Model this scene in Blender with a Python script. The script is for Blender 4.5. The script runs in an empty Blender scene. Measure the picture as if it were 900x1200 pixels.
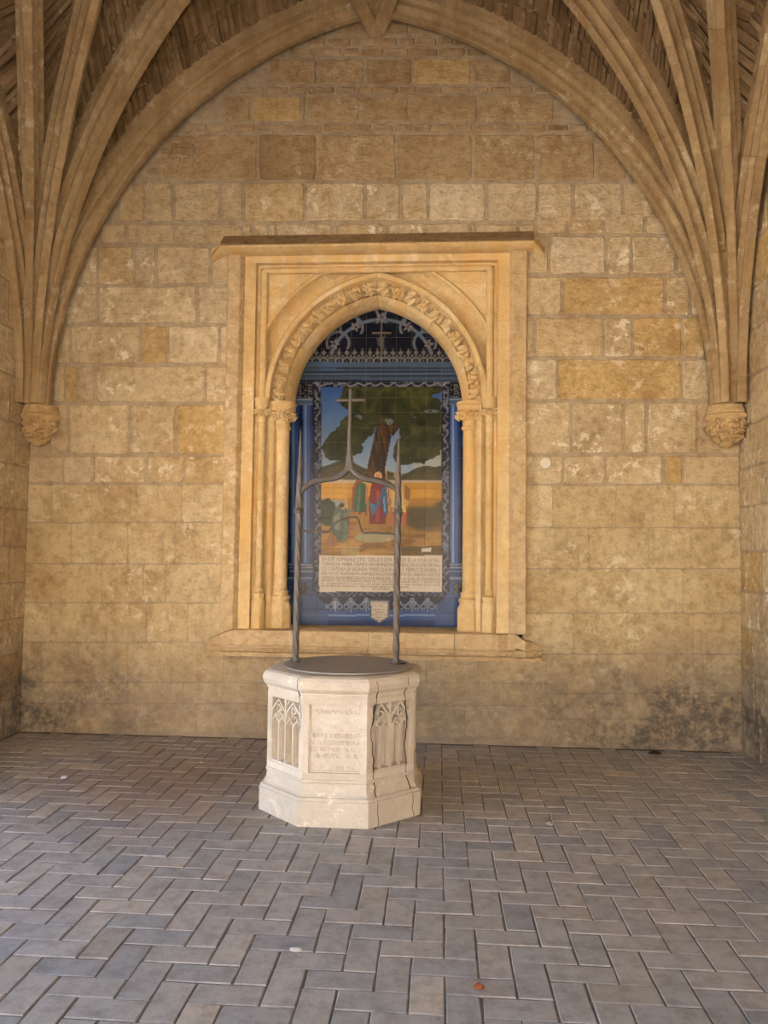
import bpy, math, random
import numpy as np
from mathutils import Vector, Matrix

random.seed(11)
rng = np.random.default_rng(5)
S = bpy.context.scene
COL = S.collection

# ------------------------------------------------------------------ camera
F = 933.0; CAMZ = 1.6
PITCH, YAW, ROLL = math.radians(2.95), math.radians(4.0), math.radians(0.7)
fw = Vector((-math.sin(YAW) * math.cos(PITCH), math.cos(YAW) * math.cos(PITCH), math.sin(PITCH)))
rt = Vector((math.cos(YAW), math.sin(YAW), 0)); up = rt.cross(fw)
r2 = rt * math.cos(ROLL) + up * math.sin(ROLL); u2 = up * math.cos(ROLL) - rt * math.sin(ROLL)
CAM = Vector((0, 0, CAMZ))
cd = bpy.data.cameras.new('camera'); cam = bpy.data.objects.new('camera', cd); COL.objects.link(cam)
cd.sensor_fit = 'VERTICAL'; cd.sensor_height = 36; cd.sensor_width = 27; cd.lens = 36 * F / 1200; cd.clip_start = 0.05
m = Matrix.Identity(4)
for i in range(3):
    m[i][0], m[i][1], m[i][2], m[i][3] = r2[i], u2[i], -fw[i], CAM[i]
cam.matrix_world = m
S.camera = cam

# ------------------------------------------------------------------ sky, sun, exposure
S.view_settings.view_transform = 'Standard'; S.view_settings.look = 'None'
S.view_settings.gamma = 1; S.view_settings.use_curve_mapping = False
S.view_settings.exposure = 3.33
SUN_EL, SUN_AZ = math.radians(56), math.radians(32)      # the sun stands behind the building
W = bpy.data.worlds.new('sky'); S.world = W; W.use_nodes = True
nt = W.node_tree; nt.nodes.clear()
sk = nt.nodes.new('ShaderNodeTexSky'); sk.sky_type = 'NISHITA'; sk.sun_disc = False
sk.sun_elevation = SUN_EL; sk.sun_rotation = SUN_AZ; sk.dust_density = 2.0
bg = nt.nodes.new('ShaderNodeBackground'); bg.inputs[1].default_value = 0.16
ow = nt.nodes.new('ShaderNodeOutputWorld'); nt.links.new(sk.outputs[0], bg.inputs[0]); nt.links.new(bg.outputs[0], ow.inputs[0])
sd = bpy.data.lights.new('sun', 'SUN'); sun = bpy.data.objects.new('sun', sd); COL.objects.link(sun)
sd.energy = 5.0; sd.angle = math.radians(0.53); sd.color = (1, 0.95, 0.88)
sdir = Vector((math.cos(SUN_EL) * math.sin(SUN_AZ), math.cos(SUN_EL) * math.cos(SUN_AZ), math.sin(SUN_EL)))
sun.rotation_euler = (-sdir).to_track_quat('-Z', 'Y').to_euler(); sun.location = (0, 8, 14)
S.cycles.max_bounces = 8; S.cycles.diffuse_bounces = 6; S.cycles.use_denoising = True

# ------------------------------------------------------------------ geometry helpers
YW = 6.85                      # back wall face
XL, XR = -3.66, 2.51           # side wall faces
CX = -0.597                    # axis of the vault bay
NX = -0.575                    # axis of the niche
YM = 7.30                      # tile panel face

def ray(u, v): return fw + r2 * ((u - 450) / F) + u2 * ((600 - v) / F)
def atY(u, v, Y=YW):
    d = ray(u, v); return CAM + d * (Y / d.y)
def atZ(u, v, Z=0.0):
    d = ray(u, v); return CAM + d * ((Z - CAMZ) / d.z)
def px(p):
    q = Vector(p) - CAM; z = q.dot(fw); return 450 + F * q.dot(r2) / z, 600 - F * q.dot(u2) / z

class MB:
    def __init__(s): s.v = []; s.f = []
    def add(s, vs, fs):
        o = len(s.v); s.v += [tuple(p) for p in vs]; s.f += [tuple(i + o for i in f) for f in fs]; return s
    def box(s, a, b):
        (x0, y0, z0), (x1, y1, z1) = a, b
        return s.add([(x0,y0,z0),(x1,y0,z0),(x1,y1,z0),(x0,y1,z0),(x0,y0,z1),(x1,y0,z1),(x1,y1,z1),(x0,y1,z1)],
                     [(0,3,2,1),(4,5,6,7),(0,1,5,4),(1,2,6,5),(2,3,7,6),(3,0,4,7)])
    def loft(s, rings, closed=True, cap=True):
        n = len(rings[0]); vs = [p for r in rings for p in r]; fs = []
        for i in range(len(rings) - 1):
            for j in range(n if closed else n - 1):
                k = (j + 1) % n
                fs.append((i*n + j, i*n + k, (i+1)*n + k, (i+1)*n + j))
        if cap: fs += [tuple(range(n))[::-1], tuple(range((len(rings)-1)*n, len(rings)*n))]
        return s.add(vs, fs)
    def tube(s, pts, rad, n=8, twist=0.0, squash=None):
        pts = [Vector(p) for p in pts]; rings = []
        for i, p in enumerate(pts):
            t = (pts[min(i+1, len(pts)-1)] - pts[max(i-1, 0)]).normalized()
            a = Vector((0, 1, 0)) if abs(t.y) < .9 else Vector((1, 0, 0))
            b = t.cross(a).normalized(); c = b.cross(t).normalized()
            r = rad[i] if isinstance(rad, (list, tuple)) else rad
            ring = []
            for k in range(n):
                an = 2*math.pi*k/n + twist*i; q = r
                if squash: q = r * (1 + squash * math.cos(2*an - 2*twist*i))
                ring.append(p + b*math.cos(an)*q + c*math.sin(an)*q)
            rings.append(ring)
        return s.loft(rings)
    def mesh(s, name, smooth=False):
        me = bpy.data.meshes.new(name); me.from_pydata(s.v, [], s.f); me.update()
        if smooth: me.polygons.foreach_set('use_smooth', [True]*len(me.polygons))
        return me

def fixn(me):
    import bmesh
    b = bmesh.new(); b.from_mesh(me); bmesh.ops.recalc_face_normals(b, faces=b.faces); b.to_mesh(me); b.free(); return me

def link(name, data, mat=None, parent=None):
    o = bpy.data.objects.new(name, data); COL.objects.link(o)
    if mat is not None and data is not None and not data.materials: data.materials.append(mat)
    if parent: o.parent = parent
    return o
def build(mb, name, mat, parent=None, smooth=False, angle=None, fix=True):
    me = mb.mesh(name, smooth or angle is not None)
    if fix: fixn(me)
    if angle is not None: me.set_sharp_from_angle(angle=math.radians(angle))
    return link(name, me, mat, parent)
def empty(name, loc=(0, 0, 0)):
    o = link(name, None); o.location = loc; o.empty_display_size = .1; return o
def tag(o, label, cat, group=None):
    o['label'] = label; o['category'] = cat
    if group: o['group'] = group
    return o
def struct(o, label=None, cat=None):
    o['kind'] = 'structure'
    if label: o['label'] = label
    if cat: o['category'] = cat
    return o
def unloc(o, root):           # vertices are in world space: shift them to the root's frame
    o.location = -root.location; return o

# ------------------------------------------------------------------ materials
def srgb(r, g, b):
    f = lambda c: (c/255/12.92) if c/255 <= .04045 else ((c/255 + .055)/1.055)**2.4
    return (f(r), f(g), f(b), 1)

class Mat:
    def __init__(s, name, rough=.9, spec=.25):
        s.m = bpy.data.materials.new(name); s.m.use_nodes = True; s.t = s.m.node_tree
        s.b = s.t.nodes['Principled BSDF']; s.b.inputs['Roughness'].default_value = rough
        s.b.inputs['Specular IOR Level'].default_value = spec
        s.co = s.n('ShaderNodeNewGeometry').outputs['Position']
    def n(s, ty, **k):
        x = s.t.nodes.new(ty)
        for a, b in k.items(): setattr(x, a, b)
        return x
    def l(s, a, b): s.t.links.new(a, b)
    def inp(s, sock, v):
        if hasattr(v, 'is_linked') or isinstance(v, bpy.types.NodeSocket): s.l(v, sock)
        else: sock.default_value = v
    def noise(s, scale, detail=4, rough=.6, vec=None, out='Fac', stretch=None, dist=0):
        x = s.n('ShaderNodeTexNoise'); x.inputs['Scale'].default_value = scale; x.inputs['Detail'].default_value = detail
        x.inputs['Roughness'].default_value = rough; x.inputs['Distortion'].default_value = dist
        v = vec or s.co
        if stretch:
            mp = s.n('ShaderNodeMapping'); mp.inputs['Scale'].default_value = stretch; s.l(v, mp.inputs[0]); v = mp.outputs[0]
        s.l(v, x.inputs['Vector']); return x.outputs[out]
    def ramp(s, fac, stops):
        x = s.n('ShaderNodeValToRGB'); e = x.color_ramp.elements
        while len(e) < len(stops): e.new(.5)
        for i, (p, c) in enumerate(stops):
            e[i].position = p; e[i].color = c if hasattr(c, '__len__') else (c, c, c, 1)
        s.l(fac, x.inputs[0]); return x.outputs[0]
    def mix(s, fac, a, b, mode='MIX'):
        x = s.n('ShaderNodeMix', data_type='RGBA', blend_type=mode)
        s.inp(x.inputs[0], fac); s.inp(x.inputs[6], a); s.inp(x.inputs[7], b); return x.outputs[2]
    def math(s, op, a, b=0.0, clamp=False):
        x = s.n('ShaderNodeMath', operation=op, use_clamp=clamp); s.inp(x.inputs[0], a); s.inp(x.inputs[1], b); return x.outputs[0]
    def z(s):
        x = s.n('ShaderNodeSeparateXYZ'); s.l(s.co, x.inputs[0]); return x.outputs
    def rnd(s):
        a = s.n('ShaderNodeObjectInfo').outputs['Random']; b = s.n('ShaderNodeNewGeometry').outputs['Random Per Island']
        return s.math('FRACT', s.math('ADD', a, s.math('MULTIPLY', b, 7.31)))
    def bump(s, h, strength=.5, dist=.01):
        x = s.n('ShaderNodeBump'); x.inputs['Strength'].default_value = strength; x.inputs['Distance'].default_value = dist
        if s.b.inputs['Normal'].is_linked: s.l(s.b.inputs['Normal'].links[0].from_socket, x.inputs['Normal'])
        s.l(h, x.inputs['Height']); s.l(x.outputs[0], s.b.inputs['Normal'])
    def color(s, c): s.inp(s.b.inputs['Base Color'], c); return s.m

def limestone(name, tones, mott=.5, lime=0.0, grime=False, pit=.6, rough=.93, streak=None, blotch=.6):
    M = Mat(name, rough, .15)
    r = M.rnd()
    c = M.ramp(r, [(i/(len(tones)-1), srgb(*t)) for i, t in enumerate(tones)])
    n1 = M.noise(3.0, 6, .65)
    c = M.mix(mott, c, M.ramp(n1, [(.3, srgb(200, 174, 138)), (.5, srgb(238, 224, 200)), (.72, srgb(255, 246, 226))]), 'MULTIPLY') if mott else c
    nb = M.noise(1.3, 7, .7, dist=.4)
    c = M.mix(blotch, c, M.ramp(nb, [(.34, srgb(222, 202, 174)), (.47, srgb(255, 253, 248)), (.58, srgb(240, 230, 212)), (.70, srgb(255, 255, 255))]), 'MULTIPLY')
    n2 = M.noise(16, 5, .7)
    c = M.mix(.5*min(1, pit*1.6), c, M.ramp(n2, [(.32, srgb(168, 144, 116)), (.55, (1, 1, 1, 1))]), 'MULTIPLY')
    if streak:
        st = M.ramp(M.noise(2.2, 4, .6, stretch=(3.2, 1, .35)), [(.48, 0.0), (.62, 1.0)])
        c = M.mix(M.math('MULTIPLY', st, .55), c, srgb(*streak))
    if lime:
        lm = M.ramp(M.noise(8, 8, .75, dist=.15), [(.56, 0.0), (.60, 1.0)])
        lm = M.math('MULTIPLY', lm, M.ramp(M.noise(1.1, 2), [(.47, 0.0), (.56, 1.0)]))
        c = M.mix(M.math('MULTIPLY', lm, lime), c, srgb(246, 238, 218))
    if grime:
        p = M.z()
        # rising damp: grey salt-stained base, black mould patches near the floor and in the corners
        zz = M.math('ADD', p[2], M.math('MULTIPLY', M.math('SUBTRACT', M.noise(2.1, 6, .7), .5), 1.5))
        g = M.ramp(zz, [(.30, 1.0), (1.15, 0.0)])
        c = M.mix(M.math('MULTIPLY', M.math('MULTIPLY', g, M.ramp(M.noise(6, 6, .7), [(.34, .45), (.6, 1.0)])), .72), c, srgb(164, 148, 132))
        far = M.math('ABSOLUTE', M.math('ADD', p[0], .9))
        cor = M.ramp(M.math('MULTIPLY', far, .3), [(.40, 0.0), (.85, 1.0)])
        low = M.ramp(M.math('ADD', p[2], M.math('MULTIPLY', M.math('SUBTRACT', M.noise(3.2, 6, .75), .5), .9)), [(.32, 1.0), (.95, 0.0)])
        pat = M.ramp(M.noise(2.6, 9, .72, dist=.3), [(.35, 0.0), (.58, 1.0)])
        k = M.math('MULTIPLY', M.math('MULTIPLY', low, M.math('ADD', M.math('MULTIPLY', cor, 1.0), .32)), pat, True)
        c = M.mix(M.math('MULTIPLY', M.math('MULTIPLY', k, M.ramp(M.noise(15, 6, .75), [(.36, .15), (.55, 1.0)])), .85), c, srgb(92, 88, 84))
        sp = M.math('MULTIPLY', M.ramp(M.noise(26, 3, .6), [(.62, 0.0), (.70, 1.0)]), M.ramp(M.noise(1.7, 3), [(.45, 0.0), (.62, 1.0)]))
        c = M.mix(M.math('MULTIPLY', sp, .4), c, srgb(120, 92, 58))
    vor = M.n('ShaderNodeTexVoronoi'); vor.inputs['Scale'].default_value = 38; M.l(M.co, vor.inputs['Vector'])
    pitm = M.math('MULTIPLY', M.ramp(vor.outputs['Distance'], [(.08, 0.0), (.22, 1.0)]), 1.0)
    h = M.math('ADD', M.math('MULTIPLY', M.noise(9, 8, .72, stretch=(1, 1, 1.8)), 1.0), M.math('MULTIPLY', pitm, .12))
    dk = M.ramp(M.noise(34, 4, .75), [(.30, 1.0), (.40, 0.0)])
    c = M.mix(M.math('MULTIPLY', dk, .45*pit), c, srgb(112, 84, 54))
    M.bump(h, min(1, pit*1.5), .05)
    M.bump(M.noise(60, 5, .7), .5, .008)
    return M.color(c)

TONES = [(228,216,190), (222,207,178), (230,216,187), (216,201,173), (236,225,203), (222,203,166), (214,201,178)]
m_wall = limestone('wall_limestone', TONES, .55, .8, True)
m_wallo = limestone('ochre_limestone', [(216,190,142), (222,198,150), (208,184,140)], .5, .55, True)
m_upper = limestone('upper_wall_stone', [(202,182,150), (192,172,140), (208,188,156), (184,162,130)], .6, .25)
m_mort = limestone('lime_mortar', [(192,178,156), (192,178,156)], .35, 0, True, .5)
m_niche = limestone('golden_limestone', [(226,205,164), (221,197,152), (229,211,176)], .45, .25, False, .3, .85, (214,172,106))
m_hoodtop = limestone('weathered_hood_stone', [(176,154,124), (166,144,114)], .5, 0, False, .6)
m_sill = limestone('sill_limestone', [(222,203,170), (216,194,158), (226,208,178)], .45, .35, False, .5)
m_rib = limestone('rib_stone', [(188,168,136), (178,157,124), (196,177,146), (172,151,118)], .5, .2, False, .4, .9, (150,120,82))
m_corb = limestone('corbel_stone', [(222,198,156), (216,190,146)], .5, .25, False, .5)
m_well = limestone('pale_wellhead_stone', [(206,199,190), (198,189,178), (212,207,200)], .2, .5, False, .2, .8, None, .35)
m_plain = limestone('courtyard_stone', [(232,223,208), (232,223,208)], .1, 0, False, .2)
m_soft = limestone('worn_limestone', [(230,217,186), (224,208,174), (234,222,192)], .6, .5, True, .7)

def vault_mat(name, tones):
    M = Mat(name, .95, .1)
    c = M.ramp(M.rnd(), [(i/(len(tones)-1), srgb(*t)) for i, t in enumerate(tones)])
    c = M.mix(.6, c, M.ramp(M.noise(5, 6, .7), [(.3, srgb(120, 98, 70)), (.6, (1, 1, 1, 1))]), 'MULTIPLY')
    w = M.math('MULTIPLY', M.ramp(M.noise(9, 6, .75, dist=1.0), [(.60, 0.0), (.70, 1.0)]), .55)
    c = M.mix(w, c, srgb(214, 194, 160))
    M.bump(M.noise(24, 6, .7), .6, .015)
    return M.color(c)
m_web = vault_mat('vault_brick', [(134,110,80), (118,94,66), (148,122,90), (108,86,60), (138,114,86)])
m_webm = vault_mat('vault_mortar', [(122,102,78), (122,102,78)])
m_smallbrick = vault_mat('wall_brick', [(180,154,118), (170,142,106), (188,164,130)])

def floor_mat():
    M = Mat('paving_brick', .62, .35)
    c = M.ramp(M.rnd(), [(0, srgb(154,152,149)), (.2, srgb(164,160,155)), (.4, srgb(147,146,146)), (.6, srgb(168,161,154)), (.8, srgb(158,154,150)), (.93, srgb(180,171,160)), (1, srgb(152,146,139))])
    c = M.mix(.55, c, M.ramp(M.noise(11, 7, .72), [(.3, srgb(150,140,130)), (.55, (1, 1, 1, 1))]), 'MULTIPLY')
    # warm bounce light beside the wellhead, painted in as a brown tint
    p = M.z()
    d = M.n('ShaderNodeVectorMath', operation='DISTANCE'); M.l(M.co, d.inputs[0]); d.inputs[1].default_value = (-1.75, 5.55, 0)
    e = M.ramp(M.math('ADD', M.math('MULTIPLY', d.outputs['Value'], .5), M.math('MULTIPLY', M.noise(2.5, 5, .65), .5)), [(.38, 1.0), (.92, 0.0)])
    c = M.mix(M.math('MULTIPLY', e, .6), c, srgb(128, 98, 72))
    c = M.mix(M.math('MULTIPLY', M.ramp(M.noise(46, 3, .6), [(.66, 0.0), (.74, 1.0)]), .5), c, srgb(70, 64, 58))
    rr = M.ramp(M.noise(3.4, 5, .6), [(.3, .48), (.7, .72)]); M.l(rr, M.b.inputs['Roughness'])
    M.bump(M.noise(30, 6, .65), .3, .008)
    return M.color(c)
m_floor = floor_mat()
M = Mat('paving_joint', .95, .1); m_joint = M.color(M.mix(M.noise(20, 5), srgb(70, 64, 58), srgb(142, 133, 122)))
M = Mat('grey_iron', .55, .5); M.b.inputs['Metallic'].default_value = .35
M.bump(M.noise(60, 5, .7), .35, .004)
m_iron = M.color(M.mix(M.ramp(M.noise(14, 6, .7), [(.45, 0.0), (.68, 1.0)]), srgb(94, 89, 86), srgb(88, 72, 58)))
M = Mat('steel_cover', .5, .5); M.b.inputs['Metallic'].default_value = .3
m_steel = M.color(M.mix(M.noise(9, 6, .7), srgb(134, 131, 127), srgb(162, 156, 148)))
M = Mat('crack_dirt', .95, .05); m_crack = M.color(srgb(66, 54, 44))
M = Mat('glazed_tile', .22, .16)
at = M.n('ShaderNodeAttribute'); at.attribute_name = 'glaze'
M.bump(M.noise(18, 3, .5), .08, .004)
m_tile = M.color(at.outputs['Color'])
M = Mat('tile_grout', .9, .2); m_grout = M.color(srgb(120, 120, 118))
M = Mat('tile_lettering', .35, .5); m_ink = M.color(srgb(64, 52, 46))
def plain(name, rgb, rough=.8, spec=.3):
    M = Mat(name, rough, spec); return M.color(M.mix(M.noise(30, 4), srgb(*[int(c*.88) for c in rgb]), srgb(*rgb)))

# ================================================================== SETTING
# ---- courtyard outside (lit by the sun, throws the warm light back into the bay)
struct(build(MB().box((-30, -40, -.20), (30, 40, -.07)), 'courtyard_ground', m_plain), 'pale sunlit courtyard ground outside the bay', 'ground')
mb = MB().box((-22, -19.5, -.1), (22, -19, 7.5))
for k in range(9):
    x = -20 + k*5
    mb.box((x - .5, -19.02, -.07), (x + .5, -18.6, 6.4))
mb.box((-22, -19.02, 6.4), (22, -18.5, 6.9))
struct(build(mb, 'wall_opposite', m_plain), 'buff stone courtyard facade facing the bay', 'wall')

# ---- floor
floor = struct(build(MB().box((XL - .5, -2.2, -.08), (XR + .5, YW + .3, -.0045)), 'floor', m_joint), 'herringbone brick floor of the cloister bay', 'floor')
BL = .131
def brick_mesh(hx, hy, seed):
    r = random.Random(seed); j = lambda a: r.uniform(-a, a)
    c = [(-hx, -hy), (hx, -hy), (hx, hy), (-hx, hy)]; t = [j(.0012) for _ in c]
    lo = [(x + j(.002), y + j(.002), -.03) for x, y in c]
    mid = [(x, y, -.0035 + t[i]) for i, (x, y, _) in enumerate(lo)]
    top = [(x - math.copysign(.0035, x) + j(.002), y - math.copysign(.0035, y) + j(.002), t[i]) for i, (x, y, _) in enumerate(lo)]
    return MB().loft([lo, mid, top])
variants = {}
for ori in 'HV':
    hx, hy = (BL - .0035, BL/2 - .0035) if ori == 'H' else (BL/2 - .0035, BL - .0035)
    variants[ori] = [brick_mesh(hx, hy, 40 + i) for i in range(6)]
bricks = []
for i in range(-24, 26):
    for jj in range(-4, 50):
        k = (i + jj) % 4
        if k == 0: c = (i*BL + BL, jj*BL + BL/2, 'H')
        elif k == 2: c = (i*BL + BL/2, jj*BL + BL, 'V')
        else: continue
        x, y = c[0] - .62, c[1] + .50
        if not (XL - .02 < x < XR + .02 and -.1 < y < YW - .03): continue
        u, v = px((x, y, 0)) if y > .6 else (-1, 9999)
        vis = 0 < u < 900 and 0 < v < 1200
        wx, wy = u - 399, v - 876
        hid = abs(wx) < 85 and -10 < wy < 80
        bricks.append((-(1/y**3 if vis and not hid else 0), x, y, c[2]))
bricks.sort(key=lambda b: b[0])
bmesh_cache = {}
stuff = MB()
for idx, (_, x, y, ori) in enumerate(bricks):
    vi = random.randrange(6); dz = random.uniform(-.0015, .0012); rz = random.gauss(0, .008)
    if idx < 300:
        if (ori, vi) not in bmesh_cache: bmesh_cache[(ori, vi)] = variants[ori][vi].mesh('brick')
        o = link('brick', bmesh_cache[(ori, vi)], m_floor, floor); o.location = (x, y, dz); o.rotation_euler.z = rz
    else:
        ca, sa = math.cos(rz), math.sin(rz); vv = variants[ori][vi]
        stuff.add([(x + a*ca - b*sa, y + a*sa + b*ca, c + dz) for a, b, c in vv.v], vv.f)
o = build(stuff, 'brick_paving', m_floor, floor, fix=False); o['kind'] = 'stuff'

# ---- stone blocks for walls
def stone(pts, frame, proud, gap, name, mat, parent, bev=.012, jit=.005, seg=.11, depth=.03):
    """pts: 4 corners (a,b) ccw in wall coordinates; frame(a,b,out) -> world."""
    n = 4; cx = sum(p[0] for p in pts)/4; cz = sum(p[1] for p in pts)/4
    out = []
    q = []
    for a, b in pts:
        q.append((a + math.copysign(min(gap, abs(cx - a)*.4), cx - a), b + math.copysign(min(gap, abs(cz - b)*.4), cz - b)))
    for i in range(4):
        a, b = Vector(q[i]), Vector(q[(i+1) % 4]); L = (b - a).length
        k = max(2, min(6, int(L/seg)))
        nrm = Vector((b.y - a.y, a.x - b.x)).normalized()
        rc = min(.02, L*.12)
        for t in [rc/L] + [j/k for j in range(1, k)] + [1 - rc/L]:
            p = a.lerp(b, t) - nrm*random.uniform(-jit*.4, jit*1.4); out.append(p)
    def ring(ins, o, jz=0):
        r = []
        for p in out:
            d = Vector((cx, cz)) - p; L = d.length or 1
            r.append(frame(p.x + d.x/L*min(ins, L*.4), p.y + d.y/L*min(ins, L*.4), o + random.uniform(-jz, jz)))
        return r
    rings = [ring(0, -depth), ring(0, proud - bev*.8), ring(bev, proud, .0015)]
    m0 = len(out); mbq = MB()
    vs = [p for r in rings for p in r]; vs.append(frame(cx, cz, proud + random.uniform(-.004, .006)))
    fs = []
    for i in range(2):
        for j in range(m0):
            k = (j + 1) % m0; fs.append((i*m0 + j, i*m0 + k, (i+1)*m0 + k, (i+1)*m0 + j))
    fs += [(2*m0 + j, 2*m0 + (j+1) % m0, 3*m0) for j in range(m0)]
    mbq.add(vs, fs)
    return build(mbq, name, mat, parent)

# back wall with the niche opening left free
mb = MB()
for a, b in (((XL - .5, YW, -.1), (NX - 1.28, YW + .7, 7.6)), ((NX + 1.28, YW, -.1), (XR + .5, YW + .7, 7.6)),
             ((NX - 1.28, YW, 4.25), (NX + 1.28, YW + .7, 7.6)), ((NX - 1.28, YW, -.1), (NX + 1.28, YW + .7, .78)),
             ((NX - 1.28, YM + .03, .78), (NX + 1.28, YW + .7, 4.25))):
    mb.box(a, b)
wall_back = struct(build(mb, 'wall_back', m_mort), 'golden limestone back wall of the cloister bay', 'wall')
fr_back = lambda a, b, o: (a, YW - o, b)
ORANGE = {}
def course(y0, y1, xs, yr=None, ochre=(), gap=.009, proud=(.006, .016), mat=None, name='stone'):
    """course between photo rows y0..y1 (left end) with joints at columns xs; None breaks the run"""
    for x0, x1 in zip(xs, xs[1:]):
        if x0 is None or x1 is None: continue
        c = []
        for u, v in ((x0, y1), (x1, y1), (x1, y0), (x0, y0)):
            p = atY(u, v); c.append((p.x, p.z))
        xm = (x0 + x1)/2
        soft = proud[1] < .01
        if soft: mat = m_soft
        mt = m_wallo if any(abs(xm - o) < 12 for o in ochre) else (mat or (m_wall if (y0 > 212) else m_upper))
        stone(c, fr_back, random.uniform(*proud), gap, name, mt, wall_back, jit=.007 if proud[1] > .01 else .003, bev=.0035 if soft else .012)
def jitter_courses(y0, y1, xa, xb, **k):
    xs = [xa]
    while xs[-1] < xb - 40: xs.append(xs[-1] + random.uniform(42, 100))
    if xb - xs[-1] < 22 and len(xs) > 1: xs[-1] = xb
    else: xs.append(xb)
    course(y0, y1, xs, **k)
N = None
# left of the niche
course(288, 334, [70, 115, 158, 184, 247, 272])
course(335, 380, [70, 115, 232, 272])
course(381, 427, [66, 83, 165, 197, 258, 276], ochre=(182,))
course(428, 472, [62, 76, 92, 112, 241, 272], ochre=(84,))
course(473, 533, [58, 81, 152, 207, 270], ochre=(238,))
SOFT = dict(gap=.0008, proud=(.005, .0068))
course(534, 567, [24, 74, 110, 172, 216, 270], gap=.006)
course(568, 612, [24, 60, 160, 186, 213, 270], **SOFT)
course(613, 660, [24, 84, 150, 205, 270], **SOFT)
course(661, 706, [24, 120, 168, 194, 270], **SOFT)
course(707, 752, [24, 60, 125, 172, 220, 270], **SOFT)
course(753, 799, [22, 48, 92, 150, 200, 262], **SOFT)
course(800, 824, [21, 64, 90, 150, 215, 300], **SOFT)
course(825, 858, [21, 63, 88, 160, 230, 310], **SOFT)
# below the sill
course(772, 800, [262, 330, 420, 500, 560, 640], **SOFT)
course(801, 826, [300, 370, 440, 520, 590, 640], **SOFT)
course(827, 864, [310, 380, 470, 545, 612, 640], **SOFT)
# right of the niche
course(250, 275, [628, 664, 708, 756, 800])
course(276, 322, [612, 644, 710, 740, 793, 815])
course(323, 370, [612, 659, 780, 809, 830], ochre=(718,))
course(371, 419, [612, 627, 707, 742, 800, 826, 842], ochre=(771, 813))
course(420, 469, [612, 654, 799, 834, 850], ochre=(726,))
course(470, 532, [612, 670, 731, 758, 817, 868])
course(533, 568, [612, 660, 710, 778, 800, 868], ochre=(789,), gap=.006)
course(569, 618, [612, 648, 722, 790, 868], **SOFT)
course(619, 666, [612, 690, 760, 810, 868], **SOFT)
course(667, 718, [612, 676, 735, 800, 869], **SOFT)
course(719, 766, [612, 672, 744, 812, 869], **SOFT)
course(767, 812, [640, 700, 770, 824, 869], **SOFT)
course(813, 842, [640, 664, 726, 792, 869], **SOFT)
course(843, 870, [640, 700, 752, 815, 869], **SOFT)
# over the hood mould
course(262, 286, [118, 149, 206, 242, 284, 296, 314, 324, 390, 396, 442, 456, 552, 557, 607, 628])
course(213, 260, [140, 170, 204, 259, 286, 358, 428, 470, 502, 570, 630, 672, 730, 775])
course(157, 212, [190, 229, 302, 371, 465, 554, 628, 698, 735])
def brickrow(y0, y1, xa, xb, w=26):
    xs = [xa]
    while xs[-1] < xb: xs.append(xs[-1] + random.uniform(w*.75, w*1.35))
    course(y0, y1, xs, gap=.006, mat=m_smallbrick, name='brick')
brickrow(145, 155, 215, 690)
course(112, 144, [262, 294, 354, 358, 422, 480, 560, 650], ochre=(324,))
brickrow(101, 111, 280, 640)
course(68, 100, [315, 372, 428, 484, 553, 600], ochre=(518,))
brickrow(56, 67, 340, 570); brickrow(44, 55, 360, 540)
course(20, 43, [390, 430, 480, 520])
for y in (160, 172, 184, 196): brickrow(y, y + 10, 196 - (y - 160)*.7, 228, 20)

# side walls: coursed blocks that run toward the camera
def side_wall(name, X, sgn, label, y_end=.68):
    mb = MB().box((X if sgn > 0 else X - .6, y_end, -.1), (X + .6 if sgn > 0 else X, YW + .2, 7.6))
    w = struct(build(mb, name, m_mort), label, 'wall')
    fr = lambda a, b, o: (X - sgn*o, a, b)
    z = 0.0; k = 0
    while z < 5.6:
        h = random.uniform(.28, .40); y = YW - .01; first = True
        while y > max(3.0, y_end + .3):
            L = random.uniform(.35, .8) if not first else random.uniform(.18, .45)
            first = False
            y2 = y - L
            pts = [(y2, z), (y, z), (y, z + h), (y2, z + h)]
            soft = z < 2.3
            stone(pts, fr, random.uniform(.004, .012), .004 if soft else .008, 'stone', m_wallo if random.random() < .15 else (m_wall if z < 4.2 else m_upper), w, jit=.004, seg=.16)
            y = y2
        z += h; k += 1
    return w
wl = side_wall('wall_left', XL, -1, '', 4.6)
wr = side_wall('wall_right', XR, 1, '', -1.6)
wl['label'] = 'limestone side wall that ends at an open archway'
wr['label'] = 'limestone side wall with mouldy foot near the dark clod'

# ---- vault
ceiling = struct(empty('ceiling'), 'ribbed brick star vault over the bay', 'vault')
YO = YW - .12; CY = (YW + .68)/2 ; HX = 3.04
RIBS = {  # az, s0, z0, R, end distance
    'wall': (0, .20, 2.80, 3.60), 'tier1': (24, .20, 2.85, 4.0), 'diag': (45, .20, 2.90, 4.4), 'tier2': (66, .12, 2.85, 4.0), 'side': (88, .16, 2.80, 3.60)}
def rib_end(az):
    a = math.radians(az)
    return min(HX/max(math.cos(a), 1e-6), (YO - CY)/max(math.sin(a), 1e-6))
def rib_pt(k, f, off, sg):
    az, s0, z0, R = RIBS[k]; a = math.radians(az); e = rib_end(az)
    T = math.acos(max(-1, 1 - (e - s0)/R)); t = T*f
    s = s0 + R*(1 - math.cos(t)) - math.cos(t)*off; z = z0 + R*math.sin(t) + math.sin(t)*off
    return Vector((CX - sg*HX + sg*math.cos(a)*s, YO - math.sin(a)*s, z)), t, T
PROF = [(.028, 0), (.036, .006), (.036, .030), (.022, .036), (.022, .058), (.030, .076), (.048, .088), (.064, .090), (.064, .112), (.054, .118), (.056, .135), (.070, .150), (.098, .156), (.098, .30)]
PROF = [(-a, b) for a, b in PROF[::-1]] + PROF
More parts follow.
